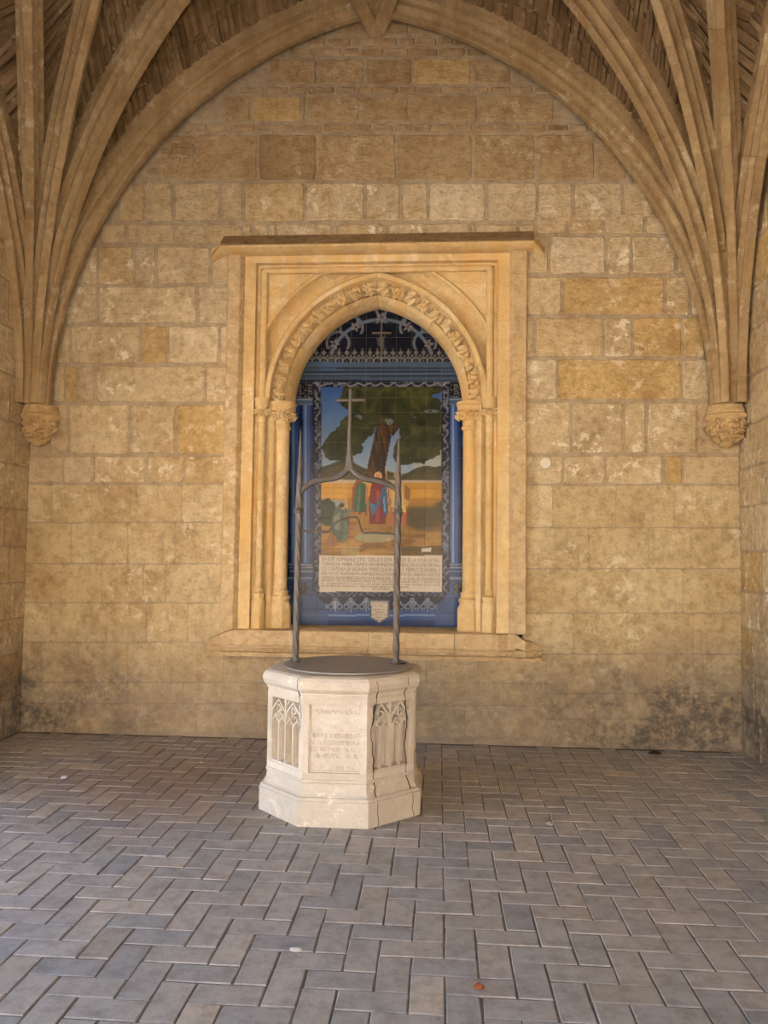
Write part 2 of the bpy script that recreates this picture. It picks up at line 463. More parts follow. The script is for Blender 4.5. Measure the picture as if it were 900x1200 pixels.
for sg in (1, -1):
    for k in RIBS:
        az = RIBS[k][0]; a = math.radians(az); side = Vector((sg*math.sin(a), math.cos(a), 0))
        nv = 8; cuts = [0.0, .055] + [.055 + (.945)*(i + random.uniform(-.12, .12)*(0 < i < nv))/nv for i in range(1, nv + 1)]
        for i in range(len(cuts) - 1):
            f0, f1 = cuts[i] + .0002, cuts[i+1] - .0002; n = 2 if i == 0 else 5
            sh = random.uniform(-.0018, .0018); rings = []
            for q in range(n + 1):
                f = f0 + (f1 - f0)*q/n; ring = []
                for wv, dp in PROF:
                    p, t, T = rib_pt(k, f, dp + sh, sg)
                    if i == 0 and q == 0: p.z = 2.861
                    p.z = max(p.z, 2.861); p.y = min(p.y, YW + .25); ring.append(p + side*(wv + sh))
                rings.append(ring)
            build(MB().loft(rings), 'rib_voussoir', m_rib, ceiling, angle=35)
# liernes that spring from the wall apex to the first tiercerons, and the ridge beyond
zc = rib_pt('diag', 1, 0, 1)[0].z; za = rib_pt('wall', 1, 0, 1)[0].z; zt = rib_pt('tier1', 1, 0, 1)[0].z
def straight_rib(a, b, n, name):
    a, b = Vector(a), Vector(b); d = (b - a); h = Vector((d.x, d.y, 0)).normalized(); side = Vector((-h.y, h.x, 0))
    for i in range(n):
        rings = []
        for q in range(4):
            t = (i + .002 + .996*q/3)/n; p = a.lerp(b, t) + Vector((0, 0, .05*math.sin(math.pi*t)))
            rings.append([p + side*wv*(1.7 if 'lierne' in name else 1.15) + Vector((0, 0, dp)) for wv, dp in PROF])
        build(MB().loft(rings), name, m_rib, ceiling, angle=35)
for sg in (-1, 1):
    straight_rib((CX + sg*.0, YW - .0, za - .13), (CX + sg*.547, YW - 1.23, 6.55), 2, 'lierne_voussoir')
YT = YO - HX*math.tan(math.radians(24))
straight_rib((CX, YT + .1, zt), (CX, CY, zc), 3, 'ridge_voussoir')
# brick webs between the ribs
WO = .20
bricks_mb, back_mb = MB(), MB()
for sg in (1, -1):
    ks = list(RIBS)
    for k0, k1 in zip(ks, ks[1:]):
        f0 = .16; NC = 92
        def P(f, t, o=0.0):
            a = rib_pt(k0, f, WO + o, sg)[0]; b = rib_pt(k1, f, WO + o, sg)[0]
            q = a.lerp(b, t); q.z += .10*math.sin(math.pi*t)*f*1.2
            return q
        grid = [[P(f0 + (1.0 - f0)*i/24, t/6, .012) for t in range(7)] for i in range(25)]
        vs = [p for r in grid for p in r]; back_mb.add(vs, [(i*7 + j, i*7 + j + 1, i*7 + j + 8, i*7 + j + 7) for i in range(24) for j in range(6)])
        for c in range(NC):
            fa = f0 + (1 - f0)*c/NC; fb = f0 + (1 - f0)*(c + .86)/NC
            d = (P(fa, 0) - P(fa, 1)).length
            nb = max(1, int(d/.24)); ts = [0.0] + sorted((i + random.uniform(-.25, .25))/nb for i in range(1, nb)) + [1.0]
            for t0, t1 in zip(ts, ts[1:]):
                g = .004/max(d, .05); o = -random.uniform(.0, .012)
                ww = random.uniform(-.003, .003)
                top = [P(fa + ww, t0 + g, o), P(fa + ww, t1 - g, o), P(fb + ww, t1 - g, o + random.uniform(-.004, .004)), P(fb + ww, t0 + g, o)]
                bot = [P(fa, t0 + g, .014), P(fa, t1 - g, .014), P(fb, t1 - g, .014), P(fb, t0 + g, .014)]
                bricks_mb.add(top + bot, [(0,1,2,3), (0,4,5,1), (1,5,6,2), (2,6,7,3), (3,7,4,0)])
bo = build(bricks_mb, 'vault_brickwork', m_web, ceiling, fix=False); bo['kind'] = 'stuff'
build(back_mb, 'vault_web', m_webm, ceiling, fix=False)
# nearer half of the bay and an unseen roof added to block the sun
mb = MB()
for v in [back_mb.f]:
    mb.add([(x, 2*CY - y, z) for x, y, z in back_mb.v], v)
build(mb, 'vault_web', m_webm, ceiling, fix=False)
struct(build(MB().box((XL - .9, -2.6, 7.6), (XR + .6, YW + .7, 8.1)), 'roof_sun_blocker', m_plain), 'unseen flat roof slab added above the vault to block the sun', 'roof')

# unseen arcades added to dim the vault: behind the viewer, on the open side
mb = MB().box((XL - .6, -2.1, 3.5), (XR + .6, -1.6, 7.6))
for x in (XL - .6, -1.1, XR - .1): mb.box((x, -2.1, -.07), (x + .7, -1.6, 3.5))
for k in range(2):
    xa, xb = ((XL + .1, -1.1), (-.4, XR - .1))[k]; n = 10; c = (xa + xb)/2; h = (xb - xa)/2
    for i in range(n):
        a0, a1 = math.pi*i/n, math.pi*(i + 1)/n
        P = [(c - h*math.cos(a0), 2.4 + .95*math.sin(a0)), (c - h*math.cos(a1), 2.4 + .95*math.sin(a1)), (c - h*math.cos(a1), 3.5), (c - h*math.cos(a0), 3.5)]
        mb.loft([[(x, -2.1, z) for x, z in P], [(x, -1.6, z) for x, z in P]])
struct(build(mb, 'wall_light_blocker', m_plain), 'unseen stone arcade wall added to hold light off the vault', 'wall')
mb = MB().box((XL - .6, -1.6, 3.3), (XL, 4.6, 7.6)).box((XL - .6, .2, -.07), (XL, .9, 3.3))
struct(build(mb, 'wall_side_light_blocker', m_plain), 'unseen side arcade wall added above the open archway to dim the vault', 'wall')
# ================================================================== NICHE FRAME
niche = tag(empty('stone_niche', (NX, YW, 0)), 'golden carved stone niche frame with pointed arch and hood mould', 'niche')
def np_(mb, name, mat=m_niche, **k): return unloc(build(mb, name, mat, niche, **k), niche)
ZS, ZSP, HW = .93, 2.93, .77           # sill, springing, half opening
AC = .177; AR = HW + AC                # pointed arch: centre offset and radius
def arc(r, f):                         # r: half-width at springing, f 0..1 from springing to apex; right half, relative to NX
    Rr = r + AC; T = math.acos(AC/Rr); t = T*f
    return Rr*math.cos(t) - AC, ZSP + Rr*math.sin(t)
for sg in (-1, 1):
    X = lambda r: NX + sg*r
    # outer pilaster in three stones
    zs = [ZS, 1.62, 2.66, 4.24] if sg < 0 else [ZS, 1.48, 2.60, 4.24]
    for z0, z1 in zip(zs, zs[1:]):
        pr = [(1.31, .05), (1.31, -.045), (1.30, -.055), (1.20, -.055), (1.19, -.045), (1.165, -.005), (1.165, .05)]
        np_(MB().loft([[(X(r), YW + d, z0 + .0015) for r, d in pr], [(X(r), YW + d, z1 - .0015) for r, d in pr]]), 'pilaster', m_sill)
    # jamb mouldings: flat, groove, hollow
    jp = [(1.17, .10), (1.17, -.005), (1.065, -.005), (1.060, .05), (1.035, .055), (1.03, .10), (.965, .10), (.93, .07), (.90, .085), (.885, .12), (.87, .16), (.87, .44), (1.17, .44)]
    for z0, z1 in ((ZS, 1.50), (1.50, 2.62), (2.62, 2.94)):
        np_(MB().loft([[(X(r), YW + d, z0 + .001) for r, d in jp], [(X(r), YW + d, z1 - .001) for r, d in jp]]), 'jamb_stone')
    jq = [(1.17, .10), (1.17, -.005), (1.065, -.005), (1.060, .05), (1.035, .055), (1.03, .10)]
    for z0, z1 in ((2.94, 3.62), (3.62, 4.255)):
        np_(MB().loft([[(X(r), YW + d, z0 + .001) for r, d in jq], [(X(r), YW + d, z1 - .001) for r, d in jq]]), 'frame_stone')
    # slim colonnette running up to the frame
    pts = [(X(1.0), YW + .055, z) for z in np.linspace(1.28, 4.10, 6)]
    np_(MB().tube(pts, .033, 10), 'colonnette', angle=40)
    # stout inner shaft
    pts = [(X(.838), YW + .17, z) for z in np.linspace(1.22, 2.75, 6)]
    np_(MB().tube(pts, .062, 14), 'shaft', angle=40)
    # bases
    def polyring(cx, cy, r, z, n=8): return [(cx + r*math.cos(2*math.pi*(i + .5)/n), cy + r*math.sin(2*math.pi*(i + .5)/n), z) for i in range(n)]
    b1 = [(.062, ZS), (.062, 1.17), (.050, 1.19), (.050, 1.20), (.058, 1.215), (.058, 1.235), (.042, 1.25), (.042, 1.27), (.048, 1.28), (.034, 1.30)]
    np_(MB().loft([polyring(X(1.0), YW + .05, r, z) for r, z in b1]), 'colonnette_base', angle=40)
    b2 = [(.105, ZS), (.105, 1.12), (.085, 1.16), (.085, 1.17), (.095, 1.185), (.095, 1.205), (.075, 1.225), (.075, 1.24), (.082, 1.25), (.06, 1.275)]
    np_(MB().loft([polyring(X(.835), YW + .17, r, z) for r, z in b2]), 'shaft_base', angle=40)

# carved leaf shared by arch, capitals and corbels
def leaf_mesh(seed, R=.055, H=.05):
    r = random.Random(seed); nR, nT = 5, 26; ph = r.uniform(0, 6); vs = [(0, -H*.55, 0)]; fs = []
    for i in range(1, nR + 1):
        for j in range(nT):
            t = 2*math.pi*j/nT; lob = .62 + .38*abs(math.cos(2.5*t + ph)) + .06*math.sin(7*t)
            q = i/nR; rad = R*q*lob
            h = H*(math.sin(math.pi*min(1, q*1.05))**.7)*(.55 + .45*math.cos(5*t + 2*ph)) * (1 if i < nR else 0) + H*.25*(1 - q)
            vs.append((rad*math.cos(t), -h - (0.002 if i < nR else -.01), rad*math.sin(t)))
    for j in range(nT): fs.append((0, 1 + j, 1 + (j+1) % nT))
    for i in range(nR - 1):
        for j in range(nT):
            a = 1 + i*nT + j; b = 1 + i*nT + (j+1) % nT; fs.append((a, a + nT, b + nT, b))
    mb = MB().add(vs, fs)
    # a curling stem
    t0 = r.uniform(0, 6); n = 10
    pts = [(R*(.95 - .05*i)*math.cos(t0 + i*.36), -.010 - .012*math.sin(i*.4), R*(.95 - .05*i)*math.sin(t0 + i*.36)) for i in range(n)]
    mb.tube(pts, [.009 - .0006*i for i in range(n)], 6)
    return fixn(mb.mesh('leaf', True))
LEAVES = [leaf_mesh(i) for i in range(5)]
def place_leaf(parent, loc, yaw=0, roll=0, sc=1.0, mat=m_niche, name='carved_leaf', tilt=0):
    me = random.choice(LEAVES)
    key = me.name + mat.name
    if key not in LEAFCACHE:
        c = me.copy(); c.materials.clear(); c.materials.append(mat); c.name = 'leaf'; LEAFCACHE[key] = c
    o = bpy.data.objects.new(name, LEAFCACHE[key]); COL.objects.link(o); o.parent = parent
    o.location = Vector(loc) if parent.parent else Vector(loc) - parent.location
    o.rotation_euler = (tilt, roll, yaw); o.scale = (sc, sc, sc); return o
LEAFCACHE = {}
# archivolt voussoirs, leaf band, hollow chamfer and spandrels
AP = [(.775, .44), (HW, .32), (.785, .29), (.80, .25), (.82, .215), (.835, .205), (.85, .22), (.925, .125), (.93, .07), (.94, .045), (.975, .04), (.99, .055), (.995, .10), (.995, .44)]
for sg in (-1, 1):
    nv = 5
    for i in range(nv):
        f0, f1 = i/nv + .001, (i + 1)/nv - .001; rings = []
        for q in range(7):
            f = f0 + (f1 - f0)*q/6
            rings.append([(NX + sg*arc(r, f)[0], YW + d, arc(r, f)[1]) for r, d in AP])
        np_(MB().loft(rings), 'arch_voussoir', angle=30)
    nl = 11
    for i in range(nl):
        f = (i + .5)/nl; x, z = arc(.885, f)
        place_leaf(niche, (NX + sg*x, YW + .15, z), yaw=sg*.55, roll=random.uniform(0, 6), sc=random.uniform(1.2, 1.4))
    # hollow outside the arch (a cove that dies into the frame)
    CP = [(.98, .21), (.985, .15), (1.01, .165), (1.05, .16), (1.09, .135), (1.125, .095), (1.14, .052), (1.155, .045), (1.17, .055), (1.17, .21)]
    rings = []
    for q in range(25):
        f = .02 + .98*q/24; ring = []
        for r, d in CP:
            x, z = arc(r, f)
            ring.append((NX + sg*min(x, 1.01), YW + d, min(z, 4.11)))
        rings.append(ring)
    np_(MB().loft(rings), 'arch_cove', angle=45)
# spandrel panel behind everything
mb = MB()
for sg in (-1, 1):
    for q in range(0):
        f0, f1 = q/24, (q+1)/24
        a = arc(.98, f0); b = arc(.98, f1)
        vs = [(NX + sg*a[0], YW + .07, a[1]), (NX + sg*1.02, YW + .07, a[1]), (NX + sg*1.02, YW + .07, b[1]), (NX + sg*b[0], YW + .07, b[1])]
        mb.add(vs, [(0, 1, 2, 3)])
    for q in range(24):
        a = arc(1.155, q/24); b = arc(1.155, (q + 1)/24); zz = lambda z: min(z, 4.14)
        mb.add([(NX + sg*min(a[0], 1.02), YW + .07, zz(a[1])), (NX + sg*1.02, YW + .07, zz(a[1])), (NX + sg*1.02, YW + .07, zz(b[1])), (NX + sg*min(b[0], 1.02), YW + .07, zz(b[1]))], [(0, 1, 2, 3)])
    b = (0, 4.13); mb.add([(NX, YW + .07, b[1]), (NX + sg*1.02, YW + .07, b[1]), (NX + sg*1.02, YW + .07, 4.14), (NX, YW + .07, 4.14)], [(0, 1, 2, 3)])
np_(mb, 'spandrel', fix=False)
# frame head: flat band, roll and hood mould
hp = [(4.26, .10), (4.26, -.01), (4.155, -.005), (4.15, .05), (4.125, .055), (4.12, .10)]
for x0, x1 in ((-1.17, -.12), (-.12, .62), (.62, 1.17)):
    np_(MB().loft([[(NX + x0 + .001, YW + d, z) for z, d in hp], [(NX + x1 - .001, YW + d, z) for z, d in hp]]), 'head_stone')
np_(MB().tube([(NX + x, YW + .055, 4.105) for x in np.linspace(-1.0, 1.0, 8)], .03, 10), 'head_roll', angle=40)
hood = [(4.215, .06), (4.215, -.06), (4.225, -.115), (4.245, -.15), (4.262, -.15), (4.275, -.13), (4.33, -.05), (4.345, -.045), (4.35, .06)]
cuts = [-1.36, -.62, .06, .72, 1.36]
for x0, x1 in zip(cuts, cuts[1:]):
    np_(MB().loft([[(NX + x0 + .0015, YW + d, z) for z, d in hood], [(NX + x1 - .0015, YW + d, z) for z, d in hood]]), 'hood_mould', angle=25)
ht = [(4.276, -.12), (4.281, -.138), (4.385, -.035), (4.395, -.03), (4.395, .05), (4.34, .05)]
for x0, x1 in zip(cuts, cuts[1:]):
    np_(MB().loft([[(NX + x0 + .0015, YW + d, z) for z, d in ht], [(NX + x1 - .0015, YW + d, z) for z, d in ht]]), 'hood_weathering', m_hoodtop)
for sg in (-1, 1):   # the hood's ends splay down and out and die into the wall
    a = [(NX + sg*1.36, YW + d, z) for z, d in hood]; b = [(NX + sg*1.46, YW + d*.35 + .02, z - .055) for z, d in hood]
    np_(MB().loft([a, b]), 'hood_return', angle=25)
# capitals with leaves
for sg in (-1, 1):
    X = lambda r: NX + sg*r
    for cx, cy, r0, r1, za_, zb_ in ((X(.835), YW + .16, .062, .115, 2.71, 2.90), (X(1.0), YW + .05, .036, .066, 2.76, 2.92)):
        prof = [(r0*1.15, za_ - .02), (r0*1.25, za_), (r0*1.05, za_ + .02), (r0*1.15, za_ + .08), (r1*.8, zb_ - .06), (r1, zb_ - .04), (r1, zb_), (r1*1.06, zb_ + .005), (r1*1.06, zb_ + .035)]
        cap = np_(MB().loft([[(cx + r*math.cos(t), cy + r*math.sin(t), z) for t in [2*math.pi*(i + .5)/12 for i in range(12)]] for r, z in prof]), 'capital', angle=40)
        nl = 5 if r1 > .1 else 3
        for i in range(nl):
            t = math.pi*(1 + (i + .5)/nl)
            o = place_leaf(cap, (cx + r1*.80*math.cos(t), cy + r1*.80*math.sin(t), (za_ + zb_)/2 + random.uniform(-.02, .03)), yaw=t + math.pi/2, roll=random.uniform(0, 6), sc=.85 if r1 > .1 else .6, tilt=-.25)
# sill
sp = [(.74, .06), (.70, .02), (.70, -.05), (.735, -.06), (.75, -.11), (.785, -.13), (.80, -.115), (.80, -.085), (.815, -.08), (.895, -.085), (.925, -.075), (.932, -.05), (.932, .445), (.74, .445)]
cuts = [-1.42, -.62, -.02, .70 + .01, 1.44]
for i, (x0, x1) in enumerate(zip(cuts, cuts[1:])):
    n = 10; rings = []
    for q in range(n + 1):
        x = x0 + .002 + (x1 - x0 - .004)*q/n; ring = []
        end = abs(x) > 1.06
        for z, d in sp:
            if end and d < -.07: d = d + .02*math.sin(x*23) + .015*math.sin(x*57)
            if abs(x) > 1.20 and z > .80: z = z - (abs(x) - 1.20)*.42 - .01*math.sin(x*40)
            if abs(x) > 1.38: d = d*.55
            ring.append((NX + x, YW + d, z + random.uniform(-.003, .003)))
        rings.append(ring)
    np_(MB().loft(rings), 'sill_stone', m_sill, angle=35)

# ================================================================== TILE MURAL
#PAINT
def inpoly(u, v, P):
    r = np.zeros(u.shape, bool); n = len(P)
    for i in range(n):
        (x0, y0), (x1, y1) = P[i], P[(i+1) % n]
        if y0 == y1: continue
        c = ((y0 > v) != (y1 > v)) & (u < (x1 - x0)*(v - y0)/(y1 - y0) + x0); r ^= c
    return r
def dseg(u, v, P):
    d = np.full(u.shape, 1e9)
    for (x0, y0), (x1, y1) in zip(P, P[1:]):
        L = (x1-x0)**2 + (y1-y0)**2 + 1e-9
        t = np.clip(((u-x0)*(x1-x0) + (v-y0)*(y1-y0))/L, 0, 1)
        d = np.minimum(d, np.hypot(u - x0 - t*(x1-x0), v - y0 - t*(y1-y0)))
    return d
_g = rng.random((64, 64))
def vn(u, v, s):
    x, y = u/s + 100, v/s + 100; i, j = np.floor(x).astype(int), np.floor(y).astype(int); fx, fy = x - i, y - j
    fx, fy = fx*fx*(3-2*fx), fy*fy*(3-2*fy); g = lambda a, b: _g[a % 64, b % 64]
    return (g(i, j)*(1-fx) + g(i+1, j)*fx)*(1-fy) + (g(i, j+1)*(1-fx) + g(i+1, j+1)*fx)*fy
def fbm(u, v, s): return .55*vn(u, v, s) + .3*vn(u + 31, v + 7, s/2.1) + .15*vn(u + 11, v + 51, s/4.3)
def paint(u, v):
    C = np.zeros(u.shape + (3,)); C[:] = (24, 30, 52)
    def put(mask, col, a=1.0):
        col = np.asarray(col, float); w = (mask.astype(float)*a)[..., None]
        C[:] = C*(1 - w) + col*w
    soft = lambda d, w: np.clip(1 - d/w, 0, 1)
    cu = 447
    # lunette tracery
    lun = v < 424
    put(lun, (20, 24, 38))
    for cx, cy, r in ((412, 384, 13), (431, 372, 12.5), (463, 372, 12.5), (482, 384, 13), (396, 402, 13), (498, 402, 13)):
        d = np.abs(np.hypot(u - cx, v - cy) - r); put((v < cy + 7) & lun, (124, 130, 140), 1.0*soft(d - .5, 1.8))
    d = np.abs(np.hypot(u - 447, (v - 428)*1.12) - 60); put(lun & (v < 415), (104, 120, 144), soft(d - 1.2, 1.6))
    d1 = np.abs(np.hypot(u - 466, v - 447) - 113); d2 = np.abs(np.hypot(u - 424, v - 447) - 113)
    put(lun & (u < 445), (74, 92, 116), soft(d1 - 2, 2)); put(lun & (u >= 445), (74, 92, 116), soft(d2 - 2, 2))
    for cx, cy in ((447, 372), (417, 383), (478, 383), (392, 403), (502, 403), (447, 352 + 8)):
        d = np.hypot(u - cx, v - cy); a = np.arctan2(v - cy, u - cx)
        rr = (5.5 if cy > 365 else 3)*(.75 + .35*np.cos(5*a)); put(d < rr, (146, 138, 136), .9); put(d < rr*.4, (60, 56, 60))
    put((np.abs(u - 447) < .9) & (v > 376) & (v < 424), (128, 112, 100)); put((np.abs(v - 390) < .9) & (np.abs(u - 447) < 11), (128, 112, 100))
    put((np.hypot(u - 447, (v - 398)*.45) < 6) & (fbm(u, v, 4) > .5), (108, 98, 92), .8)
    # crest of palmettes
    ph = ((u - 447) % 9.0) - 4.5; base = lun & (v > 408)
    put(base & (np.abs(np.hypot(ph, (v - 423)) - 4.2) < 1.0), (140, 134, 128), .9)
    put(base & (np.hypot(ph, (v - 413.5)*.8) < 2.2), (128, 122, 120)); put(base & (np.abs(ph) < .8), (120, 112, 108), .8)
    put(base & (np.hypot(np.abs(ph) - 4.5, v - 417) < 1.6), (110, 106, 108))
    # entablature
    e = (v >= 424) & (v < 447)
    put(e, (70, 88, 112)); put(e & (v < 431), (78, 98, 124)); put(e & (u < 402) & (u > 377) & (v < 434), (74, 108, 158), .6)
    for y in (431, 436, 440.5, 446): put(np.abs(v - y) < .8, (34, 42, 60), .85)
    put(np.abs(v - 438) < 1, (96, 112, 134), .8)
    # side bays: columns, capitals, pedestals
    for s in (-1, 1):
        q = (u - cu)*s            # + toward this side's edge
        bay = (q > 80) & (v > 447) & (v < 724)
        put(bay, (18, 24, 50))
        for c0, wd in ((86.5, 5.8), (100.5, 5.8)):
            t = (q - c0)/wd; colm = (np.abs(t) < 1) & (v > 472) & (v < 664)
            put(colm, (62, 98, 170)); put(colm, (176, 196, 224), .9*np.clip(1 - np.abs(u - cu - s*c0 + 2.6)/1.6, 0, 1)); put(colm & (u - cu - s*c0 > 2.8), (26, 44, 96), .75)
        cap = (q > 79) & (q < 108) & (v > 450) & (v < 467)
        put(cap, (16, 18, 30)); sw = np.sin(u*1.25 + 2*np.sin(v*.9)) * np.cos(v*.95 + 1.6*np.sin(u*.7)); put(cap & (sw > .35), (150, 146, 146), .85)
        put((q > 79) & (q < 108) & (v > 466.5) & (v < 475), (70, 92, 134)); put((q > 79) & (q < 108) & ((np.abs(v - 468) < .8) | (np.abs(v - 473.5) < .7)), (134, 146, 168))
        bs = (q > 79) & (q < 108) & (v > 660) & (v < 677); put(bs, (46, 70, 122))
        for y in (661.5, 665, 669.5): put(bs & (np.abs(v - y) < .8), (160, 172, 192), .8)
        pd = (q > 77) & (v > 676) & (v < 724); put(pd, (56, 84, 140)); put((q > 77) & (np.abs(v - 677.5) < 1.2), (150, 165, 190), .8)
        pn = (q > 84) & (q < 104) & (v > 683) & (v < 697); put(pn, (20, 26, 44)); put(pn & (sw > .25), (132, 140, 156), .8)
        for y in (699, 704, 711, 717): put((q > 72) & (np.abs(v - y) < .7), (120, 144, 186), .7)
    # lower frieze and steps
    fz = (v > 694) & (v < 717) & (np.abs(u - cu) < 74); put(fz, (22, 26, 46))
    put((v > 715) & (v < 735), (54, 84, 144)); put((v > 720) & (v < 722), (120, 148, 192)); put((v > 727), (40, 62, 112))
    st = np.abs(u - cu) - 58; put((v > 699) & (st > (v - 716)*-1.0) & (np.abs(u-cu) > 62), (60, 90, 146), .8)
    ph = ((u - cu + 9) % 18.0) - 9; mot = fz & (np.abs(u - cu) < 66) & (np.abs(u - cu) > 13) & (v > 699)
    for dx, dy, r in ((0, 703, 2.4), (-3.2, 706.5, 2.0), (3.2, 706.5, 2.0)): put(mot & (np.hypot(ph - dx, v - dy) < r) & (np.hypot(ph - dx, v - dy) > r*.45), (142, 158, 190))
    put(mot & (np.abs(ph) < .7) & (v > 705), (150, 162, 190)); put(mot & (np.abs(np.hypot(np.abs(ph) - 5, v - 711) - 3) < .8), (118, 136, 172))
    sc = (v > 691) & (v < 699) & (np.abs(u - cu) < 74); put(sc & (np.sin(u*.8 + 3*np.sin(v*.6 + u*.13)) > .3), (112, 124, 150), .8)
    # scroll border round the picture
    x0, x1, y0, y1 = 366.5, 527, 447, 694
    bord = (u > x0) & (u < x1) & (v > y0) & (v < y1); put(bord, (22, 26, 46))
    xc0, xc1, yc = 372, 522, 450.5
    for xx in (xc0, xc1):
        wv = xx + 2.2*np.sin(v*.47 + 3*vn(u*0, v, 9)) + 1.2*vn(u*0 + 9, v, 3); put(bord, (176, 178, 188), .75*soft(np.abs(u - wv) - .3, 1.2)*(.5 + .8*vn(u, v, 5)).clip(0, 1))
        put(bord & (np.abs(u - xx) < 3.6) & (vn(u, v, 2.6) > .66), (142, 148, 166), .7)
    wv = yc + 1.6*np.sin(u*.4 + 3*vn(u, v*0, 9)) + 1.2*vn(u, v*0, 3) - .6; put((v < 454) & bord, (176, 174, 176), .8*soft(np.abs(v - wv) - .3, 1.2))
    put((v < 454) & bord & (vn(u, v, 2.4) > .66) & (np.abs(v - yc) < 2.8), (130, 130, 140), .6)
    # ---- the picture
    pic = (u > 376.5) & (u < 517.5) & (v > 453.5) & (v < 651)
    t = np.clip((v - 454)/96, 0, 1)[..., None]
    sky = np.array((52, 92, 160))*(1-t) + np.array((148, 168, 186))*t
    C[pic] = sky[pic]
    put(pic & (v > 520) & (u > 485), (176, 178, 160), .7)
    hill = 549 + 5*np.sin(u*.055 + 1.2) + 2*np.sin(u*.15) - 5*np.exp(-((u - 393)/18)**2); put(pic & (v > hill), (66, 64, 40)); put(pic & (v > hill + 5) & (fbm(u, v, 9) > .5), (88, 78, 44), .7)
    # trunk, branches
    for P, cl in (([(427, 566), (432, 540), (438, 515), (442, 490), (446, 470), (462, 470), (462, 492), (456, 520), (451, 545), (450, 566)], (66, 44, 26)),
                  ([(455, 500), (468, 486), (482, 474), (488, 478), (474, 494), (460, 512)], (62, 44, 24))):
        put(pic & inpoly(u, v, P), cl)
    put(pic & inpoly(u, v, [(430, 566), (436, 540), (443, 505), (448, 505), (441, 540), (437, 566)]), (96, 62, 36), .7)
    put(pic & inpoly(u, v, [(447, 566), (449, 540), (455, 510), (459, 510), (452, 545), (450, 566)]), (52, 30, 20), .7)
    bark = fbm(u*2.2 - v*.5, v*.25, 5); tp = inpoly(u, v, [(427, 566), (432, 540), (438, 515), (442, 490), (462, 490), (456, 520), (451, 545), (450, 566)])
    put(pic & tp, (34, 22, 14), .75*np.clip((.52 - bark)*6, 0, 1)); put(pic & tp, (124, 82, 48), .6*np.clip((bark - .6)*6, 0, 1))
    def blob(cx, cy, rx, ry, f=.18):
        return np.hypot((u - cx)/rx, (v - cy)/ry) + (fbm(u, v, 9) - .5)*.55 < 1 - f*.3
    can = blob(460, 472, 58, 27) | blob(440, 460, 40, 16) | blob(405, 518, 24, 20) | blob(394, 526, 18, 16) | blob(420, 500, 22, 18) | blob(492, 512, 30, 30) | blob(474, 530, 16, 16) | blob(505, 490, 16, 30) | blob(412, 470, 16, 12) | blob(480, 455, 40, 14)
    tr = inpoly(u, v, [(425, 570), (437, 518), (441, 492), (464, 485), (459, 520), (452, 570)])
    can &= ~(tr & (v > 490 + 26*vn(u, v, 6)))
    gap = (np.hypot((u - 456)/5, (v - 494)/4) < 1) | (np.hypot((u - 506)/9, (v - 482)/2) < 1) | (np.hypot((u - 420)/5, (v - 489)/3) < 1)
    put(pic & can, (50, 54, 27)); L_ = np.clip((fbm(u + 40, v, 12) - .42)*3, 0, 1); put(pic & can, (92, 90, 46), .75*L_*(.6 + .6*vn(u, v, 3)).clip(0, 1)); D_ = np.clip((.46 - fbm(u + 9, v + 20, 11))*4, 0, 1); put(pic & can, (28, 32, 18), .7*D_)
    put(pic & gap & (vn(u, v, 2.5) > .35), (120, 142, 158), .7)
    # fields
    put(pic & (v > 562.5), (196, 178, 150)); put(pic & (v > 566), (204, 146, 44))
    put(pic & (v > 574) & (fbm(u*.25, v*1.6, 7) > .5), (222, 164, 58), .7); put(pic & (v > 584), (150, 104, 36), .55)
    put(pic, (70, 60, 28), .9*np.clip((u - 468)/14, 0, 1)*np.clip((v - 584 - 8*vn(u, v*0, 14))/6, 0, 1)); put(pic, (164, 118, 50), .9*np.clip((v - 606 - 10*np.clip((u - 460)/30, 0, 1) - 5*vn(u, v*0, 12))/5, 0, 1))
    put(pic & (v > 612) & (fbm(u*.3, v*1.6, 8) > .52), (124, 84, 34), .7); put(pic & (v > 624) & (fbm(u*.3 + 20, v*1.6, 6) > .56), (196, 146, 70), .6)
    put(pic & (v > 640) & (u > 470), (88, 70, 32), .8)
    put(pic & (np.hypot((u - 393)/16, (v - 597)/11) < 1), (138, 146, 138)); put(pic & (np.hypot((u - 440)/24, (v - 630)/6) < 1), (164, 160, 128), .85)
    bush = (np.hypot((u - 384)/12, (v - 600)/16) + (fbm(u, v, 5) - .5)*.8 < 1); put(pic & bush, (40, 50, 30)); put(pic & (u > 400) & (u < 421) & (v > 640) & (v < 650), (176, 158, 108), .6)
    # figures
    def fig(P, col): put(pic & inpoly(u, v, P), col)
    def head(x, y, r, hood=None):
        if hood is not None: put(pic & (np.hypot((u - x)/(r*1.5), (v - y)/(r*1.7)) < 1), hood)
        put(pic & (np.hypot(u - x, v - y) < r), (190, 136, 92))
    fig([(413, 571), (418, 562), (424, 563), (430, 572), (430, 605), (412, 600)], (150, 78, 36))
    fig([(418, 566), (428, 566), (431, 575), (429, 601), (414, 599), (415, 585)], (58, 92, 62)); fig([(421, 570), (423, 570), (421, 599), (418, 599)], (92, 124, 84))
    put(pic & inpoly(u, v, [(428, 570), (432, 571), (431, 590), (428, 592)]), (176, 112, 62)); fig([(416, 600), (420, 600), (420, 608), (417, 608)], (180, 126, 84)); fig([(424, 600), (428, 600), (428, 608), (425, 608)], (180, 126, 84))
    head(421, 556, 3); put(pic & (np.hypot(u - 421, v - 553.6) < 2.6), (52, 36, 26))
    fig([(436, 564), (446, 562), (453, 570), (452, 614), (433, 614), (432, 585)], (126, 36, 42)); fig([(441, 575), (445, 575), (445, 612), (440, 612)], (164, 62, 62))
